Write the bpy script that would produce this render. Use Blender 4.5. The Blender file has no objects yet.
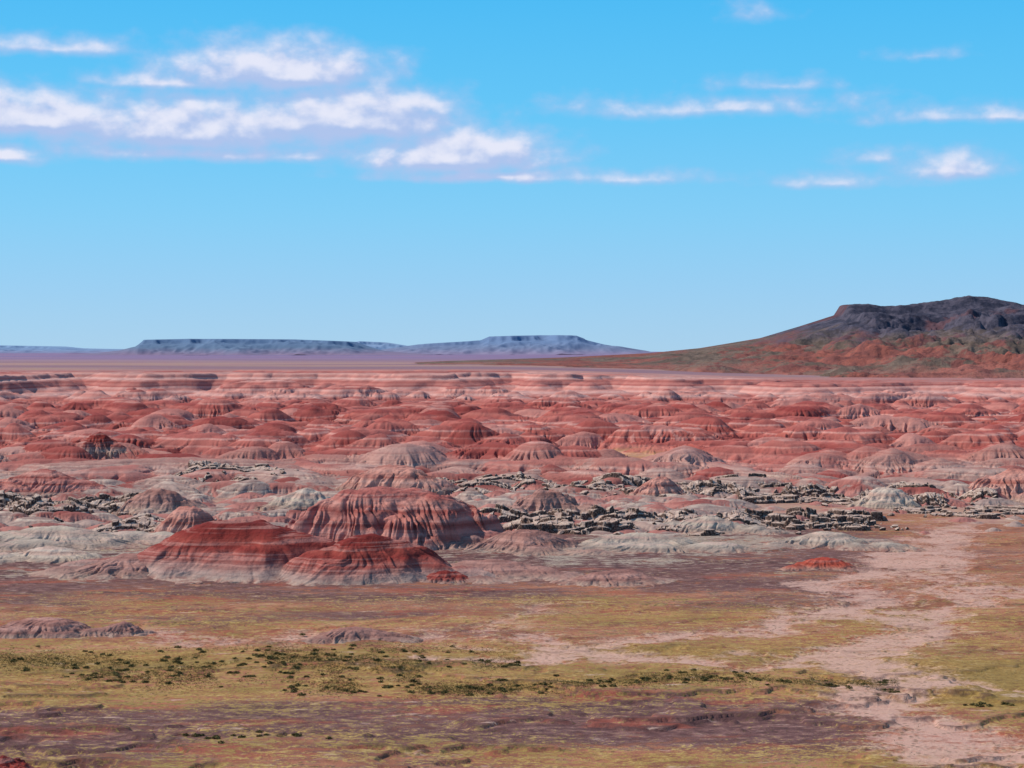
import bpy, math, random
import numpy as np
random.seed(7); rng=np.random.RandomState(11)
F=1911.0; H=100.0; HY=351.0
C=bpy.context.scene.collection
def lin(c):
    return tuple(((v/255)/12.92 if v/255<=0.04045 else ((v/255+0.055)/1.055)**2.4) for v in c)+(1.0,)
def W(px,py,z=0.0):
    d=(H-z)*F/(py-HY); return ((px-512)/F*d, d)
# ---------------- noise
_perm=rng.permutation(4096)
_ang=rng.rand(4096)*2*np.pi; _gx=np.cos(_ang); _gy=np.sin(_ang)
def pn(x,y,seed=0):
    xf=np.floor(x); yf=np.floor(y); xi=xf.astype(np.int64)+seed*57; yi=yf.astype(np.int64)+seed*131
    fx=x-xf; fy=y-yf
    u=fx*fx*fx*(fx*(fx*6-15)+10); v=fy*fy*fy*(fy*(fy*6-15)+10)
    def g(ix,iy,dx,dy):
        h=_perm[(_perm[ix&4095]+iy)&4095]; return _gx[h]*dx+_gy[h]*dy
    a=g(xi,yi,fx,fy); b=g(xi+1,yi,fx-1,fy); c=g(xi,yi+1,fx,fy-1); d=g(xi+1,yi+1,fx-1,fy-1)
    return ((a+(b-a)*u)+((c+(d-c)*u)-(a+(b-a)*u))*v)*1.5
def fbm(x,y,wl,oct=4,seed=0,gain=.5):
    s=0;a=1;n=0
    for i in range(oct):
        s=s+a*pn(x/wl,y/wl,seed+i); n+=a; a*=gain; wl*=.48
    return s/n
def billow(x,y,wl,oct=4,seed=0,gain=.5):
    s=0;a=1;n=0
    for i in range(oct):
        s=s+a*np.abs(pn(x/wl,y/wl,seed+i)); n+=a; a*=gain; wl*=.48
    return s/n*2
def ss(x,a,b):
    t=np.clip((x-a)/(b-a),0,1); return t*t*(3-2*t)
# ---------------- mesh helper
def grid_mesh(name,X,Y,Z,mat,attrs={},kind='structure',label=None,cat=None,origin=(0,0,0),group=None):
    r,c=X.shape; n=r*c
    me=bpy.data.meshes.new(name)
    co=np.empty((n,3),np.float32); co[:,0]=(X-origin[0]).ravel(); co[:,1]=(Y-origin[1]).ravel(); co[:,2]=(Z-origin[2]).ravel()
    idx=np.arange(n,dtype=np.int32).reshape(r,c)
    q=np.stack([idx[:-1,:-1],idx[:-1,1:],idx[1:,1:],idx[1:,:-1]],-1).reshape(-1,4)
    m=len(q)
    me.vertices.add(n); me.vertices.foreach_set('co',co.ravel())
    me.loops.add(4*m); me.loops.foreach_set('vertex_index',q.ravel())
    me.polygons.add(m); me.polygons.foreach_set('loop_start',np.arange(0,4*m,4,dtype=np.int32))
    me.update(calc_edges=True)
    me.polygons.foreach_set('use_smooth',np.ones(m,bool))
    for k,v in attrs.items():
        a=me.attributes.new(k,'FLOAT','POINT'); a.data.foreach_set('value',v.astype(np.float32).ravel())
    me.materials.append(mat)
    o=bpy.data.objects.new(name,me); o.location=origin; C.objects.link(o)
    if kind: o['kind']=kind
    if label: o['label']=label
    if cat: o['category']=cat
    if group: o['group']=group
    return o
# ---------------- node helper
class NT:
    def __init__(s,t): s.t=t; s.n=t.nodes; s.l=t.links
    def new(s,ty,**k):
        n=s.n.new(ty)
        for a,b in k.items(): setattr(n,a,b)
        return n
    def put(s,sock,v):
        if v is None: return
        if hasattr(v,'is_output'): s.l.new(v,sock)
        else: sock.default_value=v
    def m(s,op,a,b=None,c=None,clamp=False):
        n=s.new('ShaderNodeMath',operation=op,use_clamp=clamp)
        for i,v in enumerate((a,b,c)): s.put(n.inputs[i],v)
        return n.outputs[0]
    def v(s,op,a,b=None):
        n=s.new('ShaderNodeVectorMath',operation=op); s.put(n.inputs[0],a); s.put(n.inputs[1],b)
        return n.outputs['Value'] if op in('LENGTH','DOT_PRODUCT') else n.outputs[0]
    def mix(s,f,a,b,bt='MIX'):
        n=s.new('ShaderNodeMix',data_type='RGBA',blend_type=bt); n.clamp_factor=True
        s.put(n.inputs[0],f); s.put(n.inputs[6],a); s.put(n.inputs[7],b); return n.outputs[2]
    def noise(s,vec,scale,detail=4,rough=.55,dist=0):
        n=s.new('ShaderNodeTexNoise'); s.put(n.inputs['Vector'],vec); n.inputs['Scale'].default_value=scale
        n.inputs['Detail'].default_value=detail; n.inputs['Roughness'].default_value=rough; n.inputs['Distortion'].default_value=dist
        return n.outputs['Fac']
    def ramp(s,f,stops,interp='LINEAR'):
        n=s.new('ShaderNodeValToRGB'); n.color_ramp.interpolation=interp; e=n.color_ramp.elements
        while len(e)>1: e.remove(e[-1])
        e[0].position=stops[0][0]; e[0].color=stops[0][1]
        for p,c in stops[1:]:
            k=e.new(p); k.color=c
        s.put(n.inputs[0],f); return n.outputs[0]
    def rng(s,f,a,b,c=0.,d=1.):
        n=s.new('ShaderNodeMapRange',interpolation_type='SMOOTHSTEP'); s.put(n.inputs[0],f)
        for i,v in enumerate((a,b,c,d)): n.inputs[i+1].default_value=v
        return n.outputs[0]
    def attr(s,name): return s.new('ShaderNodeAttribute',attribute_name=name).outputs['Fac']
def material(name):
    m=bpy.data.materials.new(name); m.use_nodes=True; t=NT(m.node_tree)
    b=m.node_tree.nodes['Principled BSDF']; b.inputs['Roughness'].default_value=.95
    b.inputs['Specular IOR Level'].default_value=.1
    return m,t,b
def scaled(t,vec,s): return t.v('MULTIPLY',vec,s)
def bump(t,b,h,dist,strength=1.0):
    n=t.new('ShaderNodeBump'); n.inputs['Strength'].default_value=strength; n.inputs['Distance'].default_value=dist
    t.put(n.inputs['Height'],h); t.l.new(n.outputs[0],b.inputs['Normal'])

# ---------------- terrain functions
def zbase(x,y):
    d=np.hypot(x,y); az=np.arctan2(x,y)
    bl=billow(x,y,260,4,3)
    w=bl*230-130+fbm(x,y,1100,2,40)*160
    dw=d+w
    z=ss(dw,1480,1720)*5+ss(dw,1760,1860)*6+ss(dw,2060,2180)*6+ss(dw,2380,2500)*3
    dr=d+(billow(x,y,330,4,6,.42)-.5)*380+fbm(x,y,900,2,42)*90
    z=z+ss(dr,2640,2860)*16+ss(dr,2860,3000)*18+ss(dr,3005,3040)*8+ss(dr,3100,3220)*4
    k=1-0.22*ss(az,-.02,.16)
    far=ss(d,3900,12000)
    return z*(k+(1-k)*far)
def terrace(x,y):
    d=np.hypot(x,y)
    qx=x+18*pn(x/22,y/22,75)+6*pn(x/7,y/7,76); qy=y+14*pn(x/22,y/22,77)+5*pn(x/7,y/7,78)
    n=pn(qx/120,qy/34,71)+.4*pn(qx/36,qy/13,72)
    t=ss(n,.08,.14)*.8+ss(n,.36,.42)*.9
    return t*ss(d,330,430)*(1-ss(d,560,640)*.6)*(1-ss(d,1000,1200))
def ground_h(x,y):
    d=np.hypot(x,y)
    return zbase(x,y)+terrace(x,y)+fbm(x,y,80,4,20)*1.3*(1-ss(d,900,1300))
def poly_dist(x,y,pts):
    best=np.full(x.shape,1e9)
    for (ax,ay),(bx,by) in zip(pts[:-1],pts[1:]):
        vx,vy=bx-ax,by-ay; t=np.clip(((x-ax)*vx+(y-ay)*vy)/(vx*vx+vy*vy),0,1)
        best=np.minimum(best,np.hypot(x-ax-t*vx,y-ay-t*vy))
    return best
# ---------------- ground
def fan(rows,cols,half):
    A=np.linspace(-half,half,cols); D,AA=np.meshgrid(rows,A,indexing='ij')
    return np.sin(AA)*D,np.cos(AA)*D
rows=np.concatenate([np.linspace(20,400,30,endpoint=False),np.geomspace(400,1400,800,endpoint=False),np.geomspace(1400,3900,160,endpoint=False),np.geomspace(3900,90000,130)])
X,Y=fan(rows,1100,math.radians(24)); D=np.hypot(X,Y)
Z=ground_h(X,Y)-ss(D,1190,1300)*6*(1-ss(D,3650,3850))
pyq=HY+H*F/np.maximum(D,200)
pxq=512+F*X/np.maximum(Y,1)
g=np.interp(pyq,[500,560,585,605,640,655,690,702,730,745,768],[.06,.04,.12,.40,.5,.72,.74,.36,.18,.40,.50])
g=g+.65*fbm(X,Y*2.6,120,6,31,.7)+.16*ss(pxq,780,900)
grass=np.clip(g,0,1)
w1=[W(1060,498),W(975,520),W(905,560),W(862,590),W(850,612),W(900,640),W(870,680),W(890,715),W(960,745),W(1040,760)]
w2=[W(852,612),W(760,622),W(640,640),W(560,655),W(440,662)]
w3=[W(1060,585),W(960,600),W(905,640),W(800,668),W(650,662),W(520,640)]
w4=[W(540,612),W(430,640),W(330,632),W(180,640),W(-60,628)]
w5=[W(1060,700),W(960,690),W(880,680)]
w6=[W(905,560),W(960,590),W(930,625),W(900,640)]
wx=X+fbm(X,Y,60,4,33,.55)*46; wy=Y+fbm(X,Y,60,4,35,.55)*46
wash=np.maximum.reduce([1.15-poly_dist(wx,wy,w1)/19,.95-poly_dist(wx,wy,w2)/14,.95-poly_dist(wx,wy,w3)/14,.6-poly_dist(wx,wy,w4)/22,.8-poly_dist(wx,wy,w5)/14,.9-poly_dist(wx,wy,w6)/14])
braid=np.abs(fbm(X,Y*1.3,22,4,131,.6))
wash=np.clip(wash-.45*ss(.13-braid,0,.12),-1,1)
Z=Z-ss(wash,0,.5)*.5
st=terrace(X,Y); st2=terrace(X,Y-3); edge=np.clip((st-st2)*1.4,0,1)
dark=np.clip(np.interp(pyq,[520,560,600,640,690,705,735,750,768],[.64,.78,.5,.26,.2,.7,.76,.46,.46])+.65*fbm(X,Y*2.6,90,6,37,.68),0,1)*(1-.5*ss(pxq,800,930))
clay=np.clip(np.interp(pyq,[490,520,550,575,600,640],[.55,.58,.5,.3,.1,0])*(1-.6*ss(pxq,760,900))+.45*fbm(X,Y*.8,70,5,39,.6),0,1)*ss(pyq,480,500)*(1-ss(pyq,620,660))

gm,t,b=material('ground_soil_and_grass')
pos=t.new('ShaderNodeNewGeometry').outputs['Position']
sx=t.new('ShaderNodeSeparateXYZ'); t.put(sx.inputs[0],pos)
n1=t.noise(pos,.035,8,.65); n2=t.noise(scaled(t,pos,(1,1.7,1)),.15,6,.74); n3=t.noise(pos,.8,4,.72); n4=t.noise(scaled(t,pos,(1,1.6,1)),.016,6,.65)
soil=t.ramp(t.m('ADD',t.m('MULTIPLY',n1,.55),t.m('MULTIPLY',n2,.45)),[(.36,lin((114,72,58))),(.45,lin((152,98,76))),(.52,lin((176,116,88))),(.60,lin((194,146,116))),(.7,lin((214,182,156)))])
darks=t.ramp(n2,[(.35,lin((76,52,52))),(.5,lin((114,80,76))),(.65,lin((158,118,108)))])
soil=t.mix(t.rng(t.m('ADD',t.attr('dark'),t.m('MULTIPLY',t.m('SUBTRACT',n2,.5),1.8)),.3,.62),soil,darks)
redm=t.rng(t.noise(scaled(t,pos,(1,2.2,1)),.018,6,.65),.54,.63)
soil=t.mix(t.m('MULTIPLY',redm,.5),soil,lin((170,86,64)))
clm=t.rng(t.m('ADD',t.attr('clay'),t.m('ADD',t.m('MULTIPLY',t.m('SUBTRACT',n2,.5),1.6),t.m('MULTIPLY',t.m('SUBTRACT',n1,.5),1.2))),.46,.66)
soil=t.mix(t.m('MULTIPLY',clm,.75),soil,t.ramp(n3,[(.35,lin((154,136,124))),(.5,lin((180,162,144))),(.65,lin((204,188,166)))]))
gr=t.ramp(t.m('ADD',t.m('MULTIPLY',n2,.5),t.m('MULTIPLY',n3,.5)),[(.36,lin((100,78,44))),(.46,lin((150,116,64))),(.54,lin((176,142,80))),(.66,lin((208,178,118)))])
gr=t.mix(t.rng(n4,.44,.58),gr,t.mix(.45,gr,lin((128,114,58))))
gmask=t.rng(t.m('ADD',t.attr('grass'),t.m('ADD',t.m('MULTIPLY',t.m('SUBTRACT',n2,.5),2.2),t.m('MULTIPLY',t.m('SUBTRACT',n3,.5),2.2))),.34,.66)
col=t.mix(t.m('MULTIPLY',gmask,.87),soil,gr)
pale=t.rng(t.noise(scaled(t,pos,(1,2.6,1)),.06,6,.7),.60,.69)
col=t.mix(t.m('MULTIPLY',pale,.7),col,lin((214,180,160)))
wm=t.rng(t.m('ADD',t.attr('wash'),t.m('ADD',t.m('MULTIPLY',t.m('SUBTRACT',n1,.5),1.2),t.m('ADD',t.m('MULTIPLY',t.m('SUBTRACT',n2,.5),2.4),t.m('MULTIPLY',t.m('SUBTRACT',n3,.5),1.6)))),-.15,.95)
col=t.mix(t.m('MULTIPLY',wm,.85),col,t.mix(n3,lin((196,146,128)),lin((218,180,162))))
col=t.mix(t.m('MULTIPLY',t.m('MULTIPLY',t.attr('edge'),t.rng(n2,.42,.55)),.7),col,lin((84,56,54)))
vor=t.new('ShaderNodeTexVoronoi'); t.put(vor.inputs['Vector'],pos); vor.inputs['Scale'].default_value=.45
sp=t.m('MULTIPLY',t.rng(vor.outputs['Distance'],.34,.2),t.rng(n1,.42,.6))
col=t.mix(t.m('MULTIPLY',sp,.6),col,lin((84,70,42)))
yy=sx.outputs['Y']
farp=t.mix(t.rng(yy,4300,9000),t.mix(t.rng(n4,.4,.6),lin((168,124,124)),lin((166,136,116))),lin((142,116,140)))  # far plain turns mauve then bluish: distance haze painted into the colour
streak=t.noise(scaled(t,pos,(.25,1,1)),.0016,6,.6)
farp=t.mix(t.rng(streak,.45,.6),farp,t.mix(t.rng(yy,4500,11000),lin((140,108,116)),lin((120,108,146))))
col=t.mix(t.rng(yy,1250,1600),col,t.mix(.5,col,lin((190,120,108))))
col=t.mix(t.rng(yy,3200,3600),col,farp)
t.put(b.inputs['Base Color'],col); bump(t,b,t.m('ADD',n2,t.m('MULTIPLY',n3,.4)),1.2,.8)
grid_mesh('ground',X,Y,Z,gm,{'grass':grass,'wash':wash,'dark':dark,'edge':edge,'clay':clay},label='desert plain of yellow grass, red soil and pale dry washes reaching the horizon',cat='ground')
del X,Y,Z,D,pyq,pxq,wx,wy,braid

# ---------------- mounds
def mound(dx,dy,R,Ry,Hh,k,ph,gamp,nx,ny,p=1.5,q=1.3):
    th=np.arctan2(dy/Ry,dx/R); tt=np.hypot(dx/R,dy/Ry)
    a=k*.42; th=th+.3*nx
    cs,sn=np.cos(th),np.sin(th)
    r1=np.abs(pn(cs*a+ph*13.7,sn*a+tt*.5+ph*3.1,200)); r2=np.abs(pn(cs*a*2.3+ph*5.7,sn*a*2.3+ph*9.1+tt,201)); r3=np.abs(pn(cs*a*5+ph,sn*a*5+tt*1.5,202))
    f=np.clip((r1*.55+r2*.3+r3*.2)*2.6,0,1)
    t2=tt*(1+gamp*(1-f)*ss(tt,.1,.6))*(1-.1*gamp)+.16*ny
    t2=np.clip(t2,0,1.0)
    return Hh*(1-t2**p)**q,(1-f)*ss(tt,.15,.6)
# ---------------- badlands field
R0,R1,NR,NC,HALF=1000.,3950.,1100,1350,math.radians(18.5)
rows=np.geomspace(R0,R1,NR)
X,Y=fan(rows,NC,HALF); D=np.hypot(X,Y)
ZB=zbase(X,Y); M=np.zeros_like(X); G=np.zeros_like(X); K=np.zeros_like(X)+.45
NX=pn(X/35,Y/35,50)+.5*pn(X/13,Y/13,51); NY=pn(X/48,Y/48,52)+.5*pn(X/19,Y/19,53)
lr=math.log(R1/R0)
def add(cx,cy,hh,Rx,Ry,kk=None,p=1.5,ga=.4,rot=0.,q=1.3):
    d=math.hypot(cx,cy); az=math.atan2(cx,cy); RR=max(Rx,Ry)*1.25
    r0=int(np.clip(math.log(max(d-RR,R0)/R0)/lr*(NR-1),0,NR-1)); r1=int(np.clip(math.log(max(d+RR,R0+1)/R0)/lr*(NR-1)+2,0,NR))
    c0=int(np.clip((az-RR/d+HALF)/(2*HALF)*(NC-1),0,NC-1)); c1=int(np.clip((az+RR/d+HALF)/(2*HALF)*(NC-1)+2,0,NC))
    if r1-r0<2 or c1-c0<2: return
    s=(slice(r0,r1),slice(c0,c1))
    dx=X[s]-cx; dy=Y[s]-cy; cr_,sr_=math.cos(rot),math.sin(rot)
    sw=rng.uniform(-.25,.25)*Rx
    u_=dx*cr_+dy*sr_; v_=-dx*sr_+dy*cr_+sw*np.cos(u_/max(Rx,1)*2.5)
    h,gg=mound(u_,v_,Rx,Ry,hh,rng.randint(5,10),rng.rand()*6,ga,NX[s],NY[s],p=p,q=q)
    win=h>M[s]
    G[s]=np.where(win,gg,G[s]); K[s]=np.where(win,rng.rand() if kk is None else kk,K[s]); M[s]=np.maximum(M[s],h)
for i in range(400):
    d=1450*(2800/1450)**rng.rand(); az=(rng.rand()*2-1)*HALF; px=512+F*math.tan(az)
    if 430<px<730 and 1520<d<1760: continue
    hh=rng.uniform(8,16)*(1 if d<2400 else .7); L_=rng.uniform(70,190); Wd=hh*rng.uniform(2.0,3.0)
    add(d*math.sin(az),d*math.cos(az),hh,L_,Wd,kk=rng.uniform(.2,.8),p=rng.uniform(1.4,2.0),ga=rng.uniform(.5,.8),rot=rng.normal(0,.55),q=1.25)
N=2500
for i in range(N):
    u=rng.rand(); d=math.sqrt(u*(2900**2-1040**2)+1040**2) if rng.rand()<.4 else 1040*(2800/1040)**rng.rand()
    az=(rng.rand()*2-1)*HALF
    px=512+F*math.tan(az); fl=1.
    if d<1330: hh=rng.uniform(1.2,5.5); fl=1.6
    elif d<1500: hh=rng.uniform(3,12); fl=1.2
    else: hh=8+17*rng.rand()**1.8
    if px>760 and d<1330: 
        if rng.rand()<.7: continue
        hh*=.6
    if d>2450: hh*=.6
    if 430<px<730 and 1540<d<1740: continue
    R=hh*rng.uniform(1.6,2.5)*fl; e=rng.uniform(1.3,2.2) if rng.rand()<.4 else rng.uniform(1,1.3)
    add(d*math.sin(az),d*math.cos(az),hh,R*e,R*rng.uniform(.9,1.3),p=rng.uniform(1.2,1.9),ga=rng.uniform(.35,.6),rot=rng.normal(0,.6))
for i in range(1000):
    d=rng.uniform(1030,1560); px=rng.uniform(-60,1080) 
    if px>730 and d<1250: continue
    if 760<px and d<1400 and rng.rand()<.5: continue
    if 430<px<730 and 1500<d: continue
    az=math.atan((px-512)/F); hh=rng.uniform(1.2,5.5)*(1.5 if d>1300 else 1); R=hh*rng.uniform(2.,3.6)
    add(d*math.sin(az),d*math.cos(az),hh,R*rng.uniform(1,2.2),R,p=rng.uniform(1.4,2.2),ga=.45,rot=rng.normal(0,.4))
env=ss(D,1010,1080)*(1-ss(D,2650,2950))
cap=56-ZB*1.0
M=np.minimum(M,np.maximum(cap*.75+1.5*NX,0))*env
det=billow(X,Y,54,5,60,.45)*3.0+billow(X,Y,120,4,64,.5)*5.0*ss(D,2450,2700)
amp=ss(M,.5,5)*.6+ss(D,1400,1700)*.6
Z=ZB+M+det*amp*(1-ss(D,3100,3300)*.9)-1.3*(1-ss(D,1050,1160))-ss(D,3500,3900)*6
bm,t,b=material('banded_badlands_clay')
geo=t.new('ShaderNodeNewGeometry'); pos=geo.outputs['Position']
sx=t.new('ShaderNodeSeparateXYZ'); t.put(sx.inputs[0],pos); z=sx.outputs['Z']; yy=sx.outputs['Y']
sn=t.new('ShaderNodeSeparateXYZ'); t.put(sn.inputs[0],geo.outputs['Normal'])
nA=t.noise(pos,.012,5,.6); nB=t.noise(pos,.08,6,.65); nC=t.noise(pos,.45,4,.65); nD=t.noise(pos,.004,4,.55)
s=t.m('ADD',z,t.m('ADD',t.m('MULTIPLY',t.m('SUBTRACT',nA,.5),7.),t.m('MULTIPLY',t.m('SUBTRACT',nB,.5),1.6)))
fr=t.m('FRACT',t.m('DIVIDE',s,30.0))
L=lin
red=[(0,L((164,84,76))),(.10,L((182,104,92))),(.16,L((144,62,58))),(.27,L((168,82,74))),(.32,L((210,150,136))),(.36,L((172,92,82))),(.50,L((190,116,104))),(.55,L((146,66,60))),(.66,L((172,88,78))),(.70,L((202,138,124))),(.74,L((154,74,66))),(.86,L((178,98,86))),(.90,L((212,158,144))),(.94,L((166,86,78))),(1,L((164,84,76)))]
mau=[(0,L((162,108,98))),(.12,L((184,130,118))),(.2,L((142,88,80))),(.34,L((174,114,102))),(.39,L((208,170,154))),(.45,L((160,106,96))),(.6,L((184,134,120))),(.68,L((146,92,84))),(.78,L((192,148,134))),(.88,L((158,102,92))),(1,L((162,108,98)))]
cr=t.ramp(fr,red); cm=t.ramp(fr,mau)
redness=t.m('ADD',t.rng(yy,1250,1700),t.m('ADD',t.m('MULTIPLY',t.m('SUBTRACT',nD,.5),2.0),t.m('MULTIPLY',t.m('SUBTRACT',t.attr('kind_of_clay'),.5),.5)))
col=t.mix(t.rng(redness,.2,.9),cm,cr)
col=t.mix(.25,col,t.mix(t.rng(nD,.4,.6),L((164,84,74)),L((190,118,106))))
col=t.mix(t.m('MULTIPLY',t.rng(t.m('ADD',t.attr('gully'),t.m('MULTIPLY',t.m('SUBTRACT',nC,.5),.8)),.5,.95),.30),col,L((208,150,134)))
K_=t.attr('kind_of_clay'); capm=t.m('MULTIPLY',t.rng(K_,.80,.86),t.rng(t.attr('rise'),2,7))
col=t.mix(t.m('MULTIPLY',capm,.55),col,L((134,52,48)))
palem=t.m('MULTIPLY',t.rng(K_,.18,.12),t.rng(t.attr('rise'),1,5))
col=t.mix(t.m('MULTIPLY',palem,.38),col,L((208,152,138)))
near=t.rng(yy,1620,1250)
gsel=t.rng(t.m('ADD',t.m('MULTIPLY',K_,.5),t.m('ADD',t.m('MULTIPLY',t.noise(pos,.011,5,.6),.9),t.m('MULTIPLY',t.m('SUBTRACT',nB,.5),.5))),.76,.66)
col=t.mix(t.m('MULTIPLY',t.m('MULTIPLY',near,gsel),.8),col,t.ramp(t.m('ADD',t.m('MULTIPLY',nB,.5),t.m('MULTIPLY',t.m('FRACT',t.m('DIVIDE',s,5.)),.5)),[(.25,L((146,124,114))),(.45,L((176,156,142))),(.6,L((152,132,122))),(.75,L((204,188,168)))]))
flat=t.m('MULTIPLY',t.rng(sn.outputs['Z'],.975,.995),t.rng(t.attr('rise'),1.5,.2))
fc=t.mix(t.rng(nB,.4,.6),L((172,118,104)),L((184,148,120)))
col=t.mix(t.m('MULTIPLY',t.m('MULTIPLY',flat,t.rng(yy,2600,2300)),.7),col,fc)
col=t.mix(t.m('MULTIPLY',t.rng(yy,2200,3000),.30),col,L((202,140,130)))  # farther mounds go pinker: aerial haze mixed into the clay colour
esc=t.rng(t.m('ADD',yy,t.m('MULTIPLY',t.m('SUBTRACT',nA,.5),300.)),2380,2600)
eb=t.ramp(t.m('FRACT',t.m('DIVIDE',t.m('ADD',z,t.m('MULTIPLY',t.m('SUBTRACT',nA,.5),5.)),20.)),[(0,L((190,122,110))),(.2,L((216,166,152))),(.32,L((164,84,76))),(.42,L((194,128,116))),(.6,L((166,88,78))),(.72,L((196,132,120))),(.84,L((220,176,162))),(1,L((190,122,110)))])
col=t.mix(t.m('MULTIPLY',esc,.72),col,eb)
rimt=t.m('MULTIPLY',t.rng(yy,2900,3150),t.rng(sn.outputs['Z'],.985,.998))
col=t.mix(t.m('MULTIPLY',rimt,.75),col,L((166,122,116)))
spk=t.m('MULTIPLY',t.rng(nC,.58,.66),t.rng(nA,.42,.58))
col=t.mix(t.m('MULTIPLY',spk,t.rng(yy,2600,1300,.1,.6)),col,L((92,72,60)))
col=t.mix(t.attr('grassy'),col,t.mix(t.rng(nB,.4,.6),L((178,136,104)),L((184,150,102))))
t.put(b.inputs['Base Color'],col); bump(t,b,t.m('ADD',nB,t.m('MULTIPLY',nC,.35)),1.6,.7)
pxq=512+F*X/Y
grassy=ss(pxq+60*NX,420,500)*(1-ss(pxq+60*NX,680,780))*ss(D+40*NY,1540,1620)*(1-ss(D+40*NY,1700,1780))*ss(3.0-M,0,2)*.6
grid_mesh('badlands',X,Y,Z,bm,{'gully':G,'kind_of_clay':K,'rise':M,'grassy':grassy},label='wide field of banded red and pink badland mounds rising to a pale rim',cat='badlands')
ZBAD=Z.copy()
def surfv(x,y):
    d=np.hypot(x,y); az=np.arctan2(x,y)
    g_=ground_h(x,y)-np.where((d>1250)&(d<3700),6,0)
    r=np.clip(np.log(np.maximum(d,R0)/R0)/lr*(NR-1),0,NR-1.001); c=np.clip((az+HALF)/(2*HALF)*(NC-1),0,NC-1.001)
    ri=r.astype(int); ci=c.astype(int); fr_=r-ri; fc_=c-ci
    zb=(ZBAD[ri,ci]*(1-fc_)+ZBAD[ri,ci+1]*fc_)*(1-fr_)+(ZBAD[ri+1,ci]*(1-fc_)+ZBAD[ri+1,ci+1]*fc_)*fr_
    return np.where((d>R0)&(d<R1)&(np.abs(az)<HALF),np.maximum(g_,zb),g_)
def surf(x,y): return float(surfv(np.array([x]),np.array([y]))[0])
def hit(px,py):
    # where the sight line through a pixel row first meets the terrain
    ds=np.arange(420.,3800.,3.); xs=(px-512)/F*ds
    zl=H-(py-HY)*ds/F; k=np.argmax(surfv(xs,ds)>=zl)
    return float(ds[k])
del X,Y,D,M,G,K,NX,NY

# ---------------- named hills
_mats={}
def hill_mat(key,stops,Hh,gully,gfac=.5,grain=.5):
    k=(key,round(Hh))
    if k in _mats: return _mats[k]
    m,t,b=material(key+'_clay')
    geo=t.new('ShaderNodeNewGeometry'); pos=geo.outputs['Position']
    ob=t.new('ShaderNodeTexCoord').outputs['Object']; sx=t.new('ShaderNodeSeparateXYZ'); t.put(sx.inputs[0],ob)
    nA=t.noise(pos,.03,5,.6); nB=t.noise(pos,.14,6,.7); nC=t.noise(pos,.6,4,.65)
    s=t.m('ADD',t.m('DIVIDE',sx.outputs['Z'],Hh),t.m('ADD',t.m('MULTIPLY',t.m('SUBTRACT',nA,.5),.26),t.m('MULTIPLY',t.m('SUBTRACT',nB,.5),.16)))
    col=t.ramp(s,[(p,lin(c)) for p,c in stops])
    fine=t.noise(scaled(t,ob,(.04,.04,2.0)),.3,4,.6)
    col=t.mix(t.rng(fine,.5,.60),col,t.mix(.28,col,lin((224,174,158))))
    col=t.mix(t.m('MULTIPLY',t.rng(fine,.46,.38),.6),col,t.mix(.32,col,lin((84,40,38))))
    col=t.mix(t.m('MULTIPLY',t.rng(t.m('ADD',t.attr('gully'),t.m('MULTIPLY',t.m('SUBTRACT',nC,.5),.9)),.5,1.),gfac),col,lin(gully))
    col=t.mix(t.m('MULTIPLY',t.rng(nC,.58,.68),.3),col,lin((96,70,58)))
    soil=t.mix(t.rng(nB,.42,.58),lin((150,108,96)),lin((180,150,132)))
    col=t.mix(t.rng(t.m('ADD',t.attr('height'),t.m('MULTIPLY',t.m('SUBTRACT',nB,.5),2.)),2.4,.1),col,soil)
    t.put(b.inputs['Base Color'],col); bump(t,b,t.m('ADD',nB,t.m('MULTIPLY',nC,.4)),1.4,.85)
    _mats[k]=m; return m
PAL={
 'striped_red':([(0,(184,150,136)),(.10,(178,132,120)),(.18,(168,100,90)),(.30,(196,132,120)),(.42,(156,84,76)),(.54,(192,126,114)),(.66,(156,82,74)),(.78,(198,138,124)),(.88,(160,86,78)),(1,(174,102,92))],(206,150,134),.25),
 'maroon':([(0,(182,158,144)),(.12,(172,142,130)),(.24,(156,108,98)),(.34,(148,76,68)),(.44,(162,86,76)),(.52,(138,54,48)),(.64,(154,70,60)),(.76,(132,48,42)),(1,(120,44,40))],(168,94,82),.2),
 'pale':([(0,(190,170,148)),(.25,(176,154,136)),(.45,(198,178,158)),(.65,(180,146,130)),(.8,(200,182,164)),(1,(184,150,134))],(210,192,170),.4),
 'pink':([(0,(190,150,132)),(.2,(180,124,110)),(.4,(206,154,136)),(.55,(164,98,86)),(.75,(198,142,126)),(1,(176,110,96))],(214,170,150),.35),
 'mauve':([(0,(188,162,142)),(.22,(170,134,120)),(.4,(148,106,96)),(.6,(168,124,112)),(.8,(146,102,92)),(1,(160,112,100))],(188,154,138),.35),
 'grey':([(0,(176,152,134)),(.3,(164,144,130)),(.5,(188,170,152)),(.7,(164,140,126)),(.9,(192,174,154)),(1,(172,146,132))],(190,170,148),.3),
 'bright_red':([(0,(172,112,90)),(.3,(172,82,64)),(1,(170,68,54))],(190,110,90),.3),
}
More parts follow.
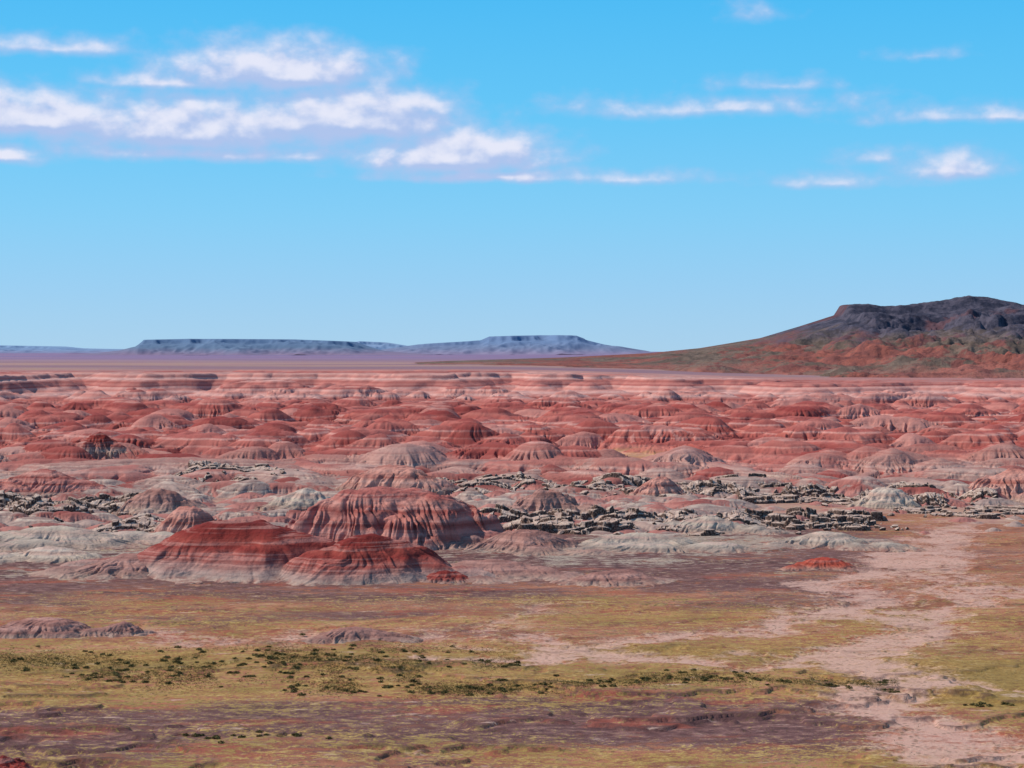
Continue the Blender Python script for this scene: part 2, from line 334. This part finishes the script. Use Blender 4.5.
def hill(name,px,top,foot,hw,pal,label,cat='hill',plat=1.6,depth=.8,seed=1,ga=.36,k=9,lob=5,lobes=None,wide=1.2,rough=.09,q=1.35):
    hw=hw*wide
    r=np.random.RandomState(seed*17+3)
    d0=hit(px,foot)
    R=hw/F*d0; Ry=R*depth; cy=d0+Ry*.7; cx=(px-512)/F*cy; R=hw/F*cy
    gz=H-(foot-HY)*d0/F-.4
    Hh=max(H-(top-HY)*cy/F-gz,1.8)
    n=int(np.clip(hw*3.6,90,420)); m=int(n*.8)
    xs=np.linspace(-1.6*R,1.6*R,n); ys=np.linspace(-1.4*Ry,1.4*Ry,m)
    DY,DX=np.meshgrid(ys,xs,indexing='ij'); Xw=DX+cx; Yw=DY+cy
    sc=max(R,10)
    # irregular plan: bend the coordinates before building the dome
    wxx=fbm(Xw,Yw,sc*.9,4,150)*sc*.28; wyy=fbm(Xw,Yw,sc*.9,4,156)*sc*.28
    DX2=DX+wxx; DY2=DY+wyy
    nx=pn(Xw/sc/.5,Yw/sc/.5,50)+.5*pn(Xw/sc/.2,Yw/sc/.2,51); ny=pn(Xw/sc/.8,Yw/sc/.8,52)+.5*pn(Xw/sc/.3,Yw/sc/.3,53)+.35*pn(Xw/sc/.12,Yw/sc/.12,54)
    h,g=mound(DX2,DY2,R,Ry,Hh,k,r.rand()*6,ga,nx*.8,ny*.7,p=plat,q=q)
    LB=lobes if lobes else [(r.uniform(-.85,.85),r.uniform(-.75,.3),r.uniform(.3,.75),r.uniform(.35,.6)) for _ in range(lob)]
    for (ax,ay,hf,rf) in LB:
        h2,g2=mound(DX2-ax*R,DY2-ay*Ry,R*rf,Ry*rf,Hh*hf*(1.15-.4*abs(ax) if not lobes else 1),8,r.rand()*6,ga,nx,ny*.6,p=min(plat,2.2),q=1.3)
        g=np.where(h2>h,g2,g)
        kk=Hh*.06*np.clip(np.minimum(h,h2)/(Hh*.1),1e-3,1); dd=np.clip(.5+.5*(h2-h)/kk,0,1); h=h*(1-dd)+h2*dd+kk*dd*(1-dd)
    h=h*(Hh/max(h.max(),1e-3))
    bw=billow(Xw,Yw,max(R*.34,5),5,61,.55)
    h=h-(1-bw)*Hh*rough*ss(h/Hh,.0,.25)
    S=surfv(Xw,Yw)
    Zh=np.maximum(gz+h,S-.5)
    Zh=np.where(h<.02,S-1.2,Zh)
    ed=np.maximum(np.abs(DX)/(1.6*R),np.abs(DY)/(1.4*Ry)); Zh=Zh-ss(ed,.93,1)*3
    return grid_mesh(name,Xw,Yw,Zh,hill_mat(pal,PAL[pal][0],Hh,PAL[pal][1],PAL[pal][2]),{'gully':g,'height':np.maximum(h,0)},origin=(cx,cy,gz),label=label,cat=cat)
hill('striped_hill',392,488,549,88,'striped_red','tallest red hill with dark and pink stripes in the middle of the basin',plat=4.0,seed=2,ga=.14,k=11,wide=1.25,rough=.07,q=1.8,lobes=[(-.4,-.1,.8,.42),(.45,-.2,.6,.5),(.8,-.3,.3,.4),(.1,-.5,.5,.5)])
hill('red_hill',238,520,578,104,'maroon','broad dark maroon hill with grey foot, left of the front red mound',plat=1.7,seed=3,ga=.12,k=9,wide=1.5,rough=.06,q=1.6,lobes=[(-.5,-.2,.5,.5),(.35,-.1,.8,.5),(-.85,-.2,.3,.4),(.05,-.5,.4,.45),(-.25,-.55,.35,.35)])
hill('red_hill',366,533,584,80,'maroon','dark red mound with whitish foot standing in front of the striped hill',plat=1.7,seed=4,ga=.12,k=9,wide=1.45,rough=.06,q=1.6,lobes=[(-.4,-.2,.7,.5),(.5,-.2,.55,.5),(.9,-.2,.3,.35),(.1,-.6,.4,.35)])
hill('pink_hill',188,506,540,38,'pink','pale pink hill just behind the left end of the maroon hill',seed=5,wide=1.4)
hill('low_hill',130,554,577,56,'mauve','low brown skirt hill at the left foot of the maroon hill',seed=6,lob=6,wide=1.5,plat=1.8)
hill('pale_hill',308,487,508,28,'pale','pale grey hill behind the striped hill on its left',seed=7,plat=1.6,wide=1.6,ga=.25)
hill('pink_hill',545,488,516,34,'mauve','mauve hill standing behind the long dark rock ledge',seed=8,k=9,wide=1.5)
hill('pink_hill',658,476,496,24,'pink','small pink hill behind the right end of the dark ledge',seed=9,wide=1.4)
hill('low_hill',614,570,586,44,'mauve','low mauve mound with grey streaks alone on the plain, right of the red mounds',seed=10,lob=7,wide=1.4,plat=1.8)
hill('low_hill',490,560,581,60,'mauve','low brown hill directly right of the front red mound',seed=11,lob=8,wide=1.5,plat=1.6,ga=.25)
hill('red_mound',826,557,570,34,'bright_red','small bright red mound alone on the plain toward the right',seed=12,lob=3,plat=1.6)
hill('pale_hill',888,486,509,28,'pale','pale grey hill near the right side, behind the broken ledge',seed=13,wide=1.5,ga=.25)
hill('pink_hill',1012,468,500,44,'pink','pink banded hill cut by the right edge of the view',seed=14,wide=1.4,plat=1.8)
hill('low_hill',362,627,643,50,'mauve','low mauve mound with white foot on the grass plain, centre left',seed=15,lob=7,plat=2.2,depth=.6)
hill('low_hill',48,618,638,56,'mauve','low mauve mound with white foot at the far left of the plain',seed=16,lob=7,plat=2.2,depth=.6)
hill('low_hill',122,622,637,26,'mauve','small dark mound touching the right end of the far left mound',seed=17,lob=4,plat=2,depth=.7)
hill('grey_hill',60,524,550,76,'grey','grey clay slope under the dark rocks at the left edge',seed=18,lob=10,plat=1.5,wide=1.5,ga=.4,q=1.6)
hill('grey_hill',160,487,513,36,'mauve','mauve grey hill above the pale pink hill at left',seed=19,wide=1.4)
hill('red_hill',46,468,494,46,'striped_red','striped red hill behind the left rock outcrop',seed=20,plat=1.7,wide=1.4)
hill('red_hill',98,432,452,26,'maroon','small dark maroon dome standing out among the far left badlands',seed=21,plat=1.6,wide=1.1,rough=.04)
hill('pale_hill',50,546,564,52,'pale','pale yellowish slope at the left edge, in front of the grey slope',seed=22,lob=10,plat=1.5,wide=1.4,ga=.4,q=1.6)
hill('grey_hill',640,533,552,76,'grey','long grey clay slope below the right half of the dark ledge',seed=23,lob=10,plat=1.5,wide=1.4,depth=.5,ga=.4,q=1.6)
hill('grey_hill',520,529,554,60,'mauve','mauve grey clay slope right of the striped hill, below the dark ledge',seed=24,lob=10,plat=1.5,wide=1.4,depth=.6,ga=.4,q=1.6)
hill('grey_hill',715,515,534,44,'grey','grey rounded slope between the two broken ledges',seed=25,lob=8,wide=1.4,plat=1.5,ga=.4)
hill('grey_hill',825,531,548,52,'grey','grey slope below the broken ledge on the right',seed=26,lob=9,plat=1.5,wide=1.4,ga=.4,q=1.6)
hill('pink_hill',395,465,491,44,'pink','pink hill peeping over the back of the striped hill',seed=27,plat=2,wide=1.4)
hill('red_hill',446,570,584,28,'maroon','little dark red knoll at the right foot of the front red mound',seed=28,lob=3)
hill('red_mound',2,757,792,48,'maroon','small dark red slope in the bottom left corner',seed=32,lob=3)

# ---------------- rock outcrops and boulders
rm,t,b=material('dark_sandstone')
geo=t.new('ShaderNodeNewGeometry'); pos=geo.outputs['Position']
sn=t.new('ShaderNodeSeparateXYZ'); t.put(sn.inputs[0],geo.outputs['Normal'])
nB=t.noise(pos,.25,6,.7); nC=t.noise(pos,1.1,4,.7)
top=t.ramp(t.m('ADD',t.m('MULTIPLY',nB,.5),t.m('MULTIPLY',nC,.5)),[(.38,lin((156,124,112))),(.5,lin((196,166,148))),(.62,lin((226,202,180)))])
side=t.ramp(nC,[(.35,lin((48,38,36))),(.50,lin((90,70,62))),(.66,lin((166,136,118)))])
col=t.mix(t.rng(sn.outputs['Z'],.82,.5),top,side)  # steep faces darker than tops: shade under the caprock painted into the colour
t.put(b.inputs['Base Color'],col); bump(t,b,nC,.5,1)
def outcrop(px0,px1,py,thick,label,seed):
    pc=(px0+px1)/2; d=hit(pc,py)
    cx=(pc-512)/F*d; w=(px1-px0)/2/F*d; dep=max(w*.7,45)
    n=int(np.clip((px1-px0)*3.4,160,740)); m=300
    xs=np.linspace(-1.1*w,1.1*w,n); ys=np.linspace(-1.2*dep,1.2*dep,m); DY,DX=np.meshgrid(ys,xs,indexing='ij'); Xw=DX+cx; Yw=DY+d+dep*.35
    cs=6.0; jx=Xw+pn(Xw/7,Yw/7,80)*3+pn(Xw/40,Yw/40,82)*10; jy=Yw+pn(Xw/7,Yw/7,81)*3+pn(Xw/40,Yw/40,83)*10
    cj=np.floor(jy/cs/1.1).astype(np.int64); ci=np.floor(jx/cs+(cj&1)*.5).astype(np.int64)
    hv=_perm[(_perm[(ci+seed*9)&4095]+cj)&4095]/4096.
    hv2=_perm[(_perm[(ci+seed*19+77)&4095]+cj+500)&4095]/4096.
    lay=.45*pn(Xw/100,Yw/20,83+seed)+.45*pn(Xw/24,Yw/12,84+seed)+.30*(hv-.5)-.04
    edge=ss(1-np.hypot(DX/w,DY/dep)+.5*pn(Xw/30,Yw/20,86),-.02,.3)
    e1=ss(lay,.0,.04)*ss(edge,.3,.5); e2=ss(lay,.24,.28)*ss(edge,.3,.5)
    fx=jx/cs+(cj&1)*.5; fx=fx-np.floor(fx); fy=jy/cs/1.1; fy=fy-np.floor(fy)
    crack=.7+.3*ss(np.minimum.reduce([fx,1-fx,fy,1-fy]),.0,.07)
    hgt=(thick*.5*e1*(.75+.4*hv2)+thick*.5*e2*(.75+.4*hv))*crack
    S=surfv(Xw,Yw)
    Zs=S+hgt-.7*(1-ss(hgt,0,.6))-(1-edge)*1.0
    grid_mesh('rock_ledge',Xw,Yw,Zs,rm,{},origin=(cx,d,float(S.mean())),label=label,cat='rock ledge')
    return cx,d,w,dep
import bmesh
def rock_mesh(i):
    bm_=bmesh.new(); bmesh.ops.create_icosphere(bm_,subdivisions=2,radius=1)
    r=random.Random(i)
    pl=[(r.gauss(0,1),r.gauss(0,1),r.gauss(0,1),r.uniform(.5,.8)) for _ in range(9)]
    for v in bm_.verts:
        for a,b_,c,dd in pl:
            l=math.sqrt(a*a+b_*b_+c*c); q=(v.co.x*a+v.co.y*b_+v.co.z*c)/l
            if q>dd: 
                f=q-dd; v.co.x-=a/l*f; v.co.y-=b_/l*f; v.co.z-=c/l*f
        v.co.x*=1.2; v.co.z*=.75
    me=bpy.data.meshes.new('boulder'); bm_.to_mesh(me); bm_.free(); me.materials.append(rm); return me
RM=[rock_mesh(i) for i in range(8)]
LED=[(465,675,526,5.4,'longest dark ledge of broken rock, right of the striped hill','the long dark ledge right of the striped hill'),
 (625,790,525,3.8,'ledge of scattered dark rock continuing the long ledge to the right','the right continuation of the long ledge'),
 (750,895,528,6.0,'thick overhanging rock ledge on the grey slope toward the right','the thick ledge toward the right'),
 (-60,170,509,5.0,'dark rock ledge at the left edge of the badlands','the dark ledge at the left edge'),
 (545,760,496,3.6,'thin pale rock ledge behind the small pink hill','the thin pale ledge behind the small pink hill'),
 (695,880,501,4.6,'dark broken rock ledge in front of the far pink mounds, right of centre','the broken ledge right of centre'),
 (815,990,497,3.6,'thin rock ledge beside the pale grey hill at right','the thin ledge beside the pale grey hill'),
 (170,290,478,2.8,'short pale rock ledge in the left badlands','the short pale ledge in the left badlands'),
 (395,560,487,3.4,'low broken rock ledge just behind the striped hill','the low ledge behind the striped hill'),
 (20,210,531,3.0,'low cream rock ledge above the yellowish slope at left','the low cream ledge at left'),
 (880,1060,514,3.2,'low scattered rock ledge beside the wash at the right edge','the low ledge at the right edge')]
for i,(a,c,py,th,lab,gn) in enumerate(LED):
    cx,d,w,dep=outcrop(a,c,py,th,lab,i+1)
    for j in range(int(12+(c-a)*.08)):
        o=bpy.data.objects.new('boulder',RM[random.randrange(8)]); C.objects.link(o)
        x=cx+random.uniform(-1.1,1.1)*w; y=d-random.uniform(-.1,.9)*dep*.7
        s=random.choice([.9,1.1,1.3,1.7,2.4])*random.uniform(.7,1.1); o.scale=(s*random.uniform(.9,1.5),s,s*random.uniform(.7,1.1))
        o.location=(x,y,surf(x,y)+s*.3); o.rotation_euler=(random.uniform(-.3,.3),random.uniform(-.3,.3),random.uniform(0,6.28))
        o['label']='dark angular boulder fallen in front of '+gn; o['category']='boulder'; o['group']='boulders below '+gn

# ---------------- shrubs
lm,t,b=material('shrub_leaves')
pos=t.new('ShaderNodeNewGeometry').outputs['Position']
t.put(b.inputs['Base Color'],t.ramp(t.noise(pos,.9,3,.6),[(.35,lin((60,58,36))),(.5,lin((90,84,50))),(.65,lin((130,112,68)))]))
def shrub_geo(verts,faces,x,y,z,s,n,r):
    for _ in range(n):
        a=r.uniform(0,6.28); e=math.acos(r.uniform(0,1)); rr=s*r.uniform(.45,1.)
        p=(x+math.sin(e)*math.cos(a)*rr,y+math.sin(e)*math.sin(a)*rr,z+math.cos(e)*rr*.75+.05*s)
        l=s*r.uniform(.22,.4); b0=len(verts)
        for q in range(3): verts.append((p[0]+r.uniform(-l,l),p[1]+r.uniform(-l,l),max(p[2]+r.uniform(-l,l),z-.1)))
        faces.append((b0,b0+1,b0+2))
def mk(name,verts,faces,mat):
    me=bpy.data.meshes.new(name); me.from_pydata(verts,[],faces); me.materials.append(mat); return me
SM=[]
for i in range(6):
    v,f=[],[]; shrub_geo(v,f,0,0,0,1.0,110,random.Random(i)); 
    for k in range(5):
        a=k*1.25; b0=len(v); v+=[(0,0,-.1),(.06,0,-.1),(math.cos(a)*.5,math.sin(a)*.5,.5)]; f.append((b0,b0+1,b0+2))
    SM.append(mk('desert_shrub',v,f,lm))
def bandpt(r,x0,x1,y0,y1,sg=.25):
    px=x0+(x1-x0)*r.random(); u=(px-x0)/(x1-x0)
    py=y0+(y1-y0)*(.5+r.gauss(0,sg)+.2*math.sin(u*7)); return px,py
BANDS=[(-10,520,646,668,90,'left grass band'),(60,420,660,682,70,'middle of the left grass band'),(280,900,678,693,110,'long line of brush across the plain'),(180,330,735,745,18,'patch of near brush left of centre'),(960,1024,702,706,8,'right edge of the plain')]
for (x0,x1,y0,y1,n,bn) in BANDS:
    for _ in range(n):
        px,py=bandpt(random,x0,x1,y0,y1)
        x,y=W(px,py,0.8); z=surf(x,y)
        o=bpy.data.objects.new('desert_shrub',SM[random.randrange(6)]); C.objects.link(o)
        s=random.uniform(.5,.9); o.scale=(s*1.5,s*1.5,s); o.location=(x,y,z); o.rotation_euler=(0,0,random.uniform(0,6.28))
        o['label']='small dark green desert shrub in the '+bn; o['category']='shrub'; o['group']='shrubs in the '+bn
v,f=[],[]; r=random.Random(5)
pts=[];big=[]
for _ in range(14000):
    d=410+ (1150-410)*r.random()**.8; az=r.uniform(-.3,.3); pts.append((d*math.sin(az),d*math.cos(az))); big.append(0)
for _ in range(42000):
    x0,x1,y0,y1,n,bn=BANDS[r.choice([0,0,0,1,1,2,2,2])]
    px,py=bandpt(r,x0,x1,y0,y1,.28)
    if r.random()<max(0,(px-550)/900): continue
    pts.append(W(px,py,.8)); big.append(1)
P=np.array(pts); gz=ground_h(P[:,0],P[:,1]); den=fbm(P[:,0],P[:,1]*.6,24,4,90,.65)
for (x,y),z,dn,bg_ in zip(pts,gz,den,big):
    if dn<(-.1 if not bg_ else -.16+.22*r.random()): continue
    shrub_geo(v,f,x,y,z,r.uniform(.2,.45) if not bg_ else r.uniform(.28,.55),7,r)
o=bpy.data.objects.new('scrub',mk('scrub',v,f,lm)); C.objects.link(o); o['kind']='stuff'; o['label']='low scattered scrub and grass tufts over the whole plain'; o['category']='scrub'

# ---------------- big hill on the right
def z_at(py,d): return H+(HY-py)*d/F
sil=[(330,366),(400,362.5),(480,360),(560,357.5),(650,353),(700,348),(760,338),(800,326),(828,317),(836,315),(842,306),(862,304),(880,307),(905,306),(930,303),(945,301),(962,297),(980,298),(1000,302),(1030,308),(1090,318),(1180,335),(1300,360)]
d0=5500.
xs=np.linspace((335-512)/F*d0,(1290-512)/F*d0,860); ys=np.linspace(3250,7600,520)
Y,X=np.meshgrid(ys,xs,indexing='ij')
sp=np.array([s_[0] for s_ in sil]); sy=np.array([s_[1] for s_ in sil])
pq=512+X*F/d0 + fbm(X,Y,500,3,95)*40*ss(np.abs(Y-d0),0,500)
top=z_at(np.interp(pq,sp,sy),d0)
zf=np.maximum(43+ss(Y,4200,6500)*18, zbase(X,Y)-1.0*(Y<4200))
wv=billow(X,Y,420,5,96,.5)
s_=np.where(Y<d0,(d0-Y)/(1300+850*ss(pq,520,850)),(Y-d0)/1300.)
s_=np.clip(s_+(wv-.42)*.40*ss(s_,.04,.25),0,1)
capx=ss(pq,822,850)
pr_c=1-ss(s_,.04,.08)*.17-ss(s_,.08,.22)*.16-ss(s_,.22,.27)*.14-ss(s_,.27,1.0)*.53
pr_g=(1-s_)**1.2
pr=pr_g*(1-capx)+pr_c*capx
Z=zf+(np.maximum(top-zf,0))*pr
Z=Z+(billow(X,Y,260,5,97,.5)-.5)*34*ss(s_,.08,.25)*(1-ss(s_,.85,1))*ss(top-zf,5,70)*(.7+.3*capx)+(billow(X,Y,70,4,98)-.4)*9*ss(top-zf,20,80)*ss(s_,.0,.1)*capx
Z=Z+fbm(X,Y,110,4,99,.6)*8*capx*(1-ss(s_,.05,.12))
Z=Z-ss(s_,.93,1.)*8-ss(3450-Y,0,150)*6-3.5*(1-ss((top-zf)*pr,0,5))
bmx,t,b=material('basalt_hill_cloud_shade')  # basalt tones, darkened further with cloud shadow painted into the colour
geo=t.new('ShaderNodeNewGeometry'); pos=geo.outputs['Position']
sx=t.new('ShaderNodeSeparateXYZ'); t.put(sx.inputs[0],pos)
nA=t.noise(pos,.004,6,.65); nB=t.noise(pos,.02,7,.7); nC=t.noise(pos,.09,4,.7); nE=t.noise(pos,.0034,5,.6)
zz=t.m('ADD',sx.outputs['Z'],t.m('ADD',t.m('MULTIPLY',t.m('SUBTRACT',nA,.5),150.),t.m('MULTIPLY',t.m('SUBTRACT',nB,.5),70.)))
olive=t.mix(t.rng(nB,.4,.6),lin((100,84,74)),lin((130,110,96)))
low=t.mix(t.m('MULTIPLY',t.rng(t.m('ADD',nE,t.m('MULTIPLY',t.m('SUBTRACT',nB,.5),.8)),.46,.54),.85),olive,t.mix(t.rng(nB,.42,.58),lin((164,92,78)),lin((124,68,64))))
hi=t.mix(t.rng(nB,.42,.58),lin((56,56,70)),lin((90,84,96)))
hi=t.mix(t.m('MULTIPLY',t.rng(nA,.56,.63),.55),hi,lin((114,72,72)))
col=t.mix(t.rng(zz,105,165),low,hi)
col=t.mix(t.m('MULTIPLY',t.rng(zz,70,42),.6),col,lin((164,104,92)))
col=t.mix(t.m('MULTIPLY',t.rng(nC,.56,.7),.4),col,lin((72,62,62)))
t.put(b.inputs['Base Color'],col); bump(t,b,t.m('ADD',nB,t.m('MULTIPLY',nC,.3)),13,.9)
grid_mesh('dark_hill',X,Y,Z,bmx,{},label='large dark rock capped hill with red foothills on the right skyline',cat='hill')

# ---------------- mesas
def mesa(name,dist,sil,depth,cols,label,seed,basez=72):
    sp=np.array([s[0] for s in sil]); sy=np.array([s[1] for s in sil])
    xs=np.linspace((sp[0]-512)/F*dist,(sp[-1]-512)/F*dist,420); ys=np.linspace(dist-depth,dist+depth,130)
    Y,X=np.meshgrid(ys,xs,indexing='ij'); pq=512+X*F/dist
    top=z_at(np.interp(pq,sp,sy),dist); s=np.abs(Y-dist)/depth
    s=np.clip(s+(billow(X,Y,depth*.5,4,seed)-.4)*.35*ss(s,.05,.3),0,1)
    pr=1-ss(s,.38,.50)*.30-ss(s,.48,1)*.70
    hh=np.maximum(top-basez,0)*pr
    Z=basez-6+hh+(billow(X,Y,depth*.12,3,seed+4)-.5)*10*ss(s,.45,.6)*ss(hh,5,40)
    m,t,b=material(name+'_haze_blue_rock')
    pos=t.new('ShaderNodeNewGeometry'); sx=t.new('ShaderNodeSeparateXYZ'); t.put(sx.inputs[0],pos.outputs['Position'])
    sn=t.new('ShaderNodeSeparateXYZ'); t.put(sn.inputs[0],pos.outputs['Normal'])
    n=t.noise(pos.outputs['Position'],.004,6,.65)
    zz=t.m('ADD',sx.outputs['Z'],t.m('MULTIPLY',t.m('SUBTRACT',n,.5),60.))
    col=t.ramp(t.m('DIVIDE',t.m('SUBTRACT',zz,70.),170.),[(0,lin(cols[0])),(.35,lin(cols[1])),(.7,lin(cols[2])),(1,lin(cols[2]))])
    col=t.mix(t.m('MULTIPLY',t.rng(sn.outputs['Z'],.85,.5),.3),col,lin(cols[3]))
    t.put(b.inputs['Base Color'],col)
    grid_mesh('mesa',X,Y,Z,m,{},label=label,cat='mesa')
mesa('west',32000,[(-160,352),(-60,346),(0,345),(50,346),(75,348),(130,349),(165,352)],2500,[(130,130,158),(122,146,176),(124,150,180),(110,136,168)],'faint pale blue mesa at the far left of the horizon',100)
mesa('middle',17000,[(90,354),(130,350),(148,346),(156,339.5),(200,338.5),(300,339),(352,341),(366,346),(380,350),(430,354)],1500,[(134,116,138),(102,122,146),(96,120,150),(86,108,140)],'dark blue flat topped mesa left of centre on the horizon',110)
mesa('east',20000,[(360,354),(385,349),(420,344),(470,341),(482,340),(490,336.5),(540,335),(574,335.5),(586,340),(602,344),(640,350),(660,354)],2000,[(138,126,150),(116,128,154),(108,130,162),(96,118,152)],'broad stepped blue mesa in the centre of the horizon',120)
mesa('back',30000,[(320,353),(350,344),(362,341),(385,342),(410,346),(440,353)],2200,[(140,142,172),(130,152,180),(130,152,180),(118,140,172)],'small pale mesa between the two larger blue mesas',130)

# ---------------- world
w=bpy.data.worlds.new('World'); bpy.context.scene.world=w; w.use_nodes=True
w.cycles.sampling_method='NONE'
t=NT(w.node_tree); bg=w.node_tree.nodes['Background']
SE,SA=46.,-72.
sky=t.new('ShaderNodeTexSky',sky_type='NISHITA'); sky.sun_disc=False; sky.sun_elevation=math.radians(SE); sky.sun_rotation=math.radians(SA); sky.altitude=1700
co=t.new('ShaderNodeTexCoord').outputs['Generated']; sx=t.new('ShaderNodeSeparateXYZ'); t.put(sx.inputs[0],co)
el=t.m('ARCSINE',sx.outputs['Z']); az=t.m('ARCTAN2',sx.outputs['X'],sx.outputs['Y'])
ramp=t.ramp(t.m('DIVIDE',el,1.5708),[(0,lin((166,209,240))),(.02,lin((150,206,245))),(.045,lin((128,206,249))),(.08,lin((96,199,250))),(.12,lin((68,188,248))),(.25,lin((66,128,190))),(1,lin((84,96,130)))])
tens=t.v('SCALE',ramp); tens.node.inputs['Scale'].default_value=10.0
base=t.mix(.92,sky.outputs[0],tens)
cmb=t.new('ShaderNodeCombineXYZ'); t.put(cmb.inputs[0],t.m('MULTIPLY',az,57.2958)); t.put(cmb.inputs[1],t.m('MULTIPLY',el,57.2958)); P0=cmb.outputs[0]
CL=[(50,58,80,12,.6),(275,78,110,30,1.15),(170,88,80,12,.75),(30,130,110,28,1.15),(190,138,150,34,1.15),(350,126,110,34,1.3),(210,158,200,12,.7),(14,163,44,12,.8),(455,160,100,28,1.25),(500,178,120,9,.8),(630,180,80,8,.5),
 (715,112,160,13,.54),(785,90,60,8,.42),(922,63,32,8,.48),(750,18,26,13,.40),(990,124,100,10,.54),(950,174,48,16,.92),(835,186,65,9,.56),(878,162,32,9,.52)]
def dens(P,hi):
    wv=t.new('ShaderNodeTexNoise'); t.put(wv.inputs['Vector'],t.v('MULTIPLY',P,(1,1.6,1))); wv.inputs['Scale'].default_value=.6; wv.inputs['Detail'].default_value=2
    Pw=t.v('ADD',P,t.v('MULTIPLY',t.v('SUBTRACT',wv.outputs['Color'],(.5,.5,.5)),(1.3,.25,0)))
    acc=None
    for (cx,cy,rx,ry,wt) in CL:
        a=math.degrees(math.atan((cx-512)/F)); e=math.degrees(math.atan((HY-cy)/F)); k=57.2958/F
        dv=t.v('MULTIPLY',t.v('SUBTRACT',Pw,(a,e,0)),(1/(rx*k*1.45),1/(ry*k*1.6),0))
        dv=t.v('MAXIMUM',dv,t.v('MULTIPLY',dv,(-1,-2.2,0)))
        f=t.m('MULTIPLY_ADD',t.v('LENGTH',dv),-wt,wt)
        acc=f if acc is None else t.m('SMOOTH_MAX',acc,f,.22)
    n=t.noise(t.v('MULTIPLY',P,(1,1.4,1)),1.1,hi,.5,.1)
    n2=t.noise(t.v('MULTIPLY',P,(.7,1.5,1)),.5,3,.6)
    nn=t.m('ADD',t.m('MULTIPLY',t.m('SUBTRACT',n,.5),1.0),t.m('MULTIPLY',t.m('SUBTRACT',n2,.5),.35))
    return t.m('ADD',acc,nn)
d1=dens(P0,6); d2=dens(t.v('ADD',P0,(-.08,.36,0)),3)
alpha=t.rng(d1,-.12,.80)
lit=t.rng(t.m('SUBTRACT',d1,d2),-.14,.46)
lit=t.m('MULTIPLY',lit,t.rng(d1,.05,.75))
cc=t.mix(lit,lin((180,196,236)),lin((238,236,250)))
cs_=t.v('SCALE',cc); cs_.node.inputs['Scale'].default_value=10.
base=t.mix(t.m('MULTIPLY',alpha,.9),base,cs_)
t.put(bg.inputs[0],base); bg.inputs[1].default_value=.1

# ---------------- sun and camera
sl=bpy.data.lights.new('sun','SUN'); sl.energy=4.3; sl.angle=math.radians(.5); sl.color=(1,.95,.88)
so=bpy.data.objects.new('sun',sl); C.objects.link(so)
from mathutils import Vector
dv=Vector((math.sin(math.radians(SA))*math.cos(math.radians(SE)),math.cos(math.radians(SA))*math.cos(math.radians(SE)),math.sin(math.radians(SE))))
so.rotation_euler=dv.to_track_quat('Z','Y').to_euler()
cam=bpy.data.cameras.new('camera'); cam.sensor_width=36; cam.lens=18/(512/F); cam.clip_end=200000; cam.clip_start=1
co_=bpy.data.objects.new('camera',cam); C.objects.link(co_); co_.location=(0,0,H); co_.rotation_euler=(math.radians(90)-math.atan((384-HY)/F),0,0)
sc=bpy.context.scene; sc.camera=co_
sc.view_settings.view_transform='Standard'; sc.view_settings.look='None'; sc.view_settings.exposure=0
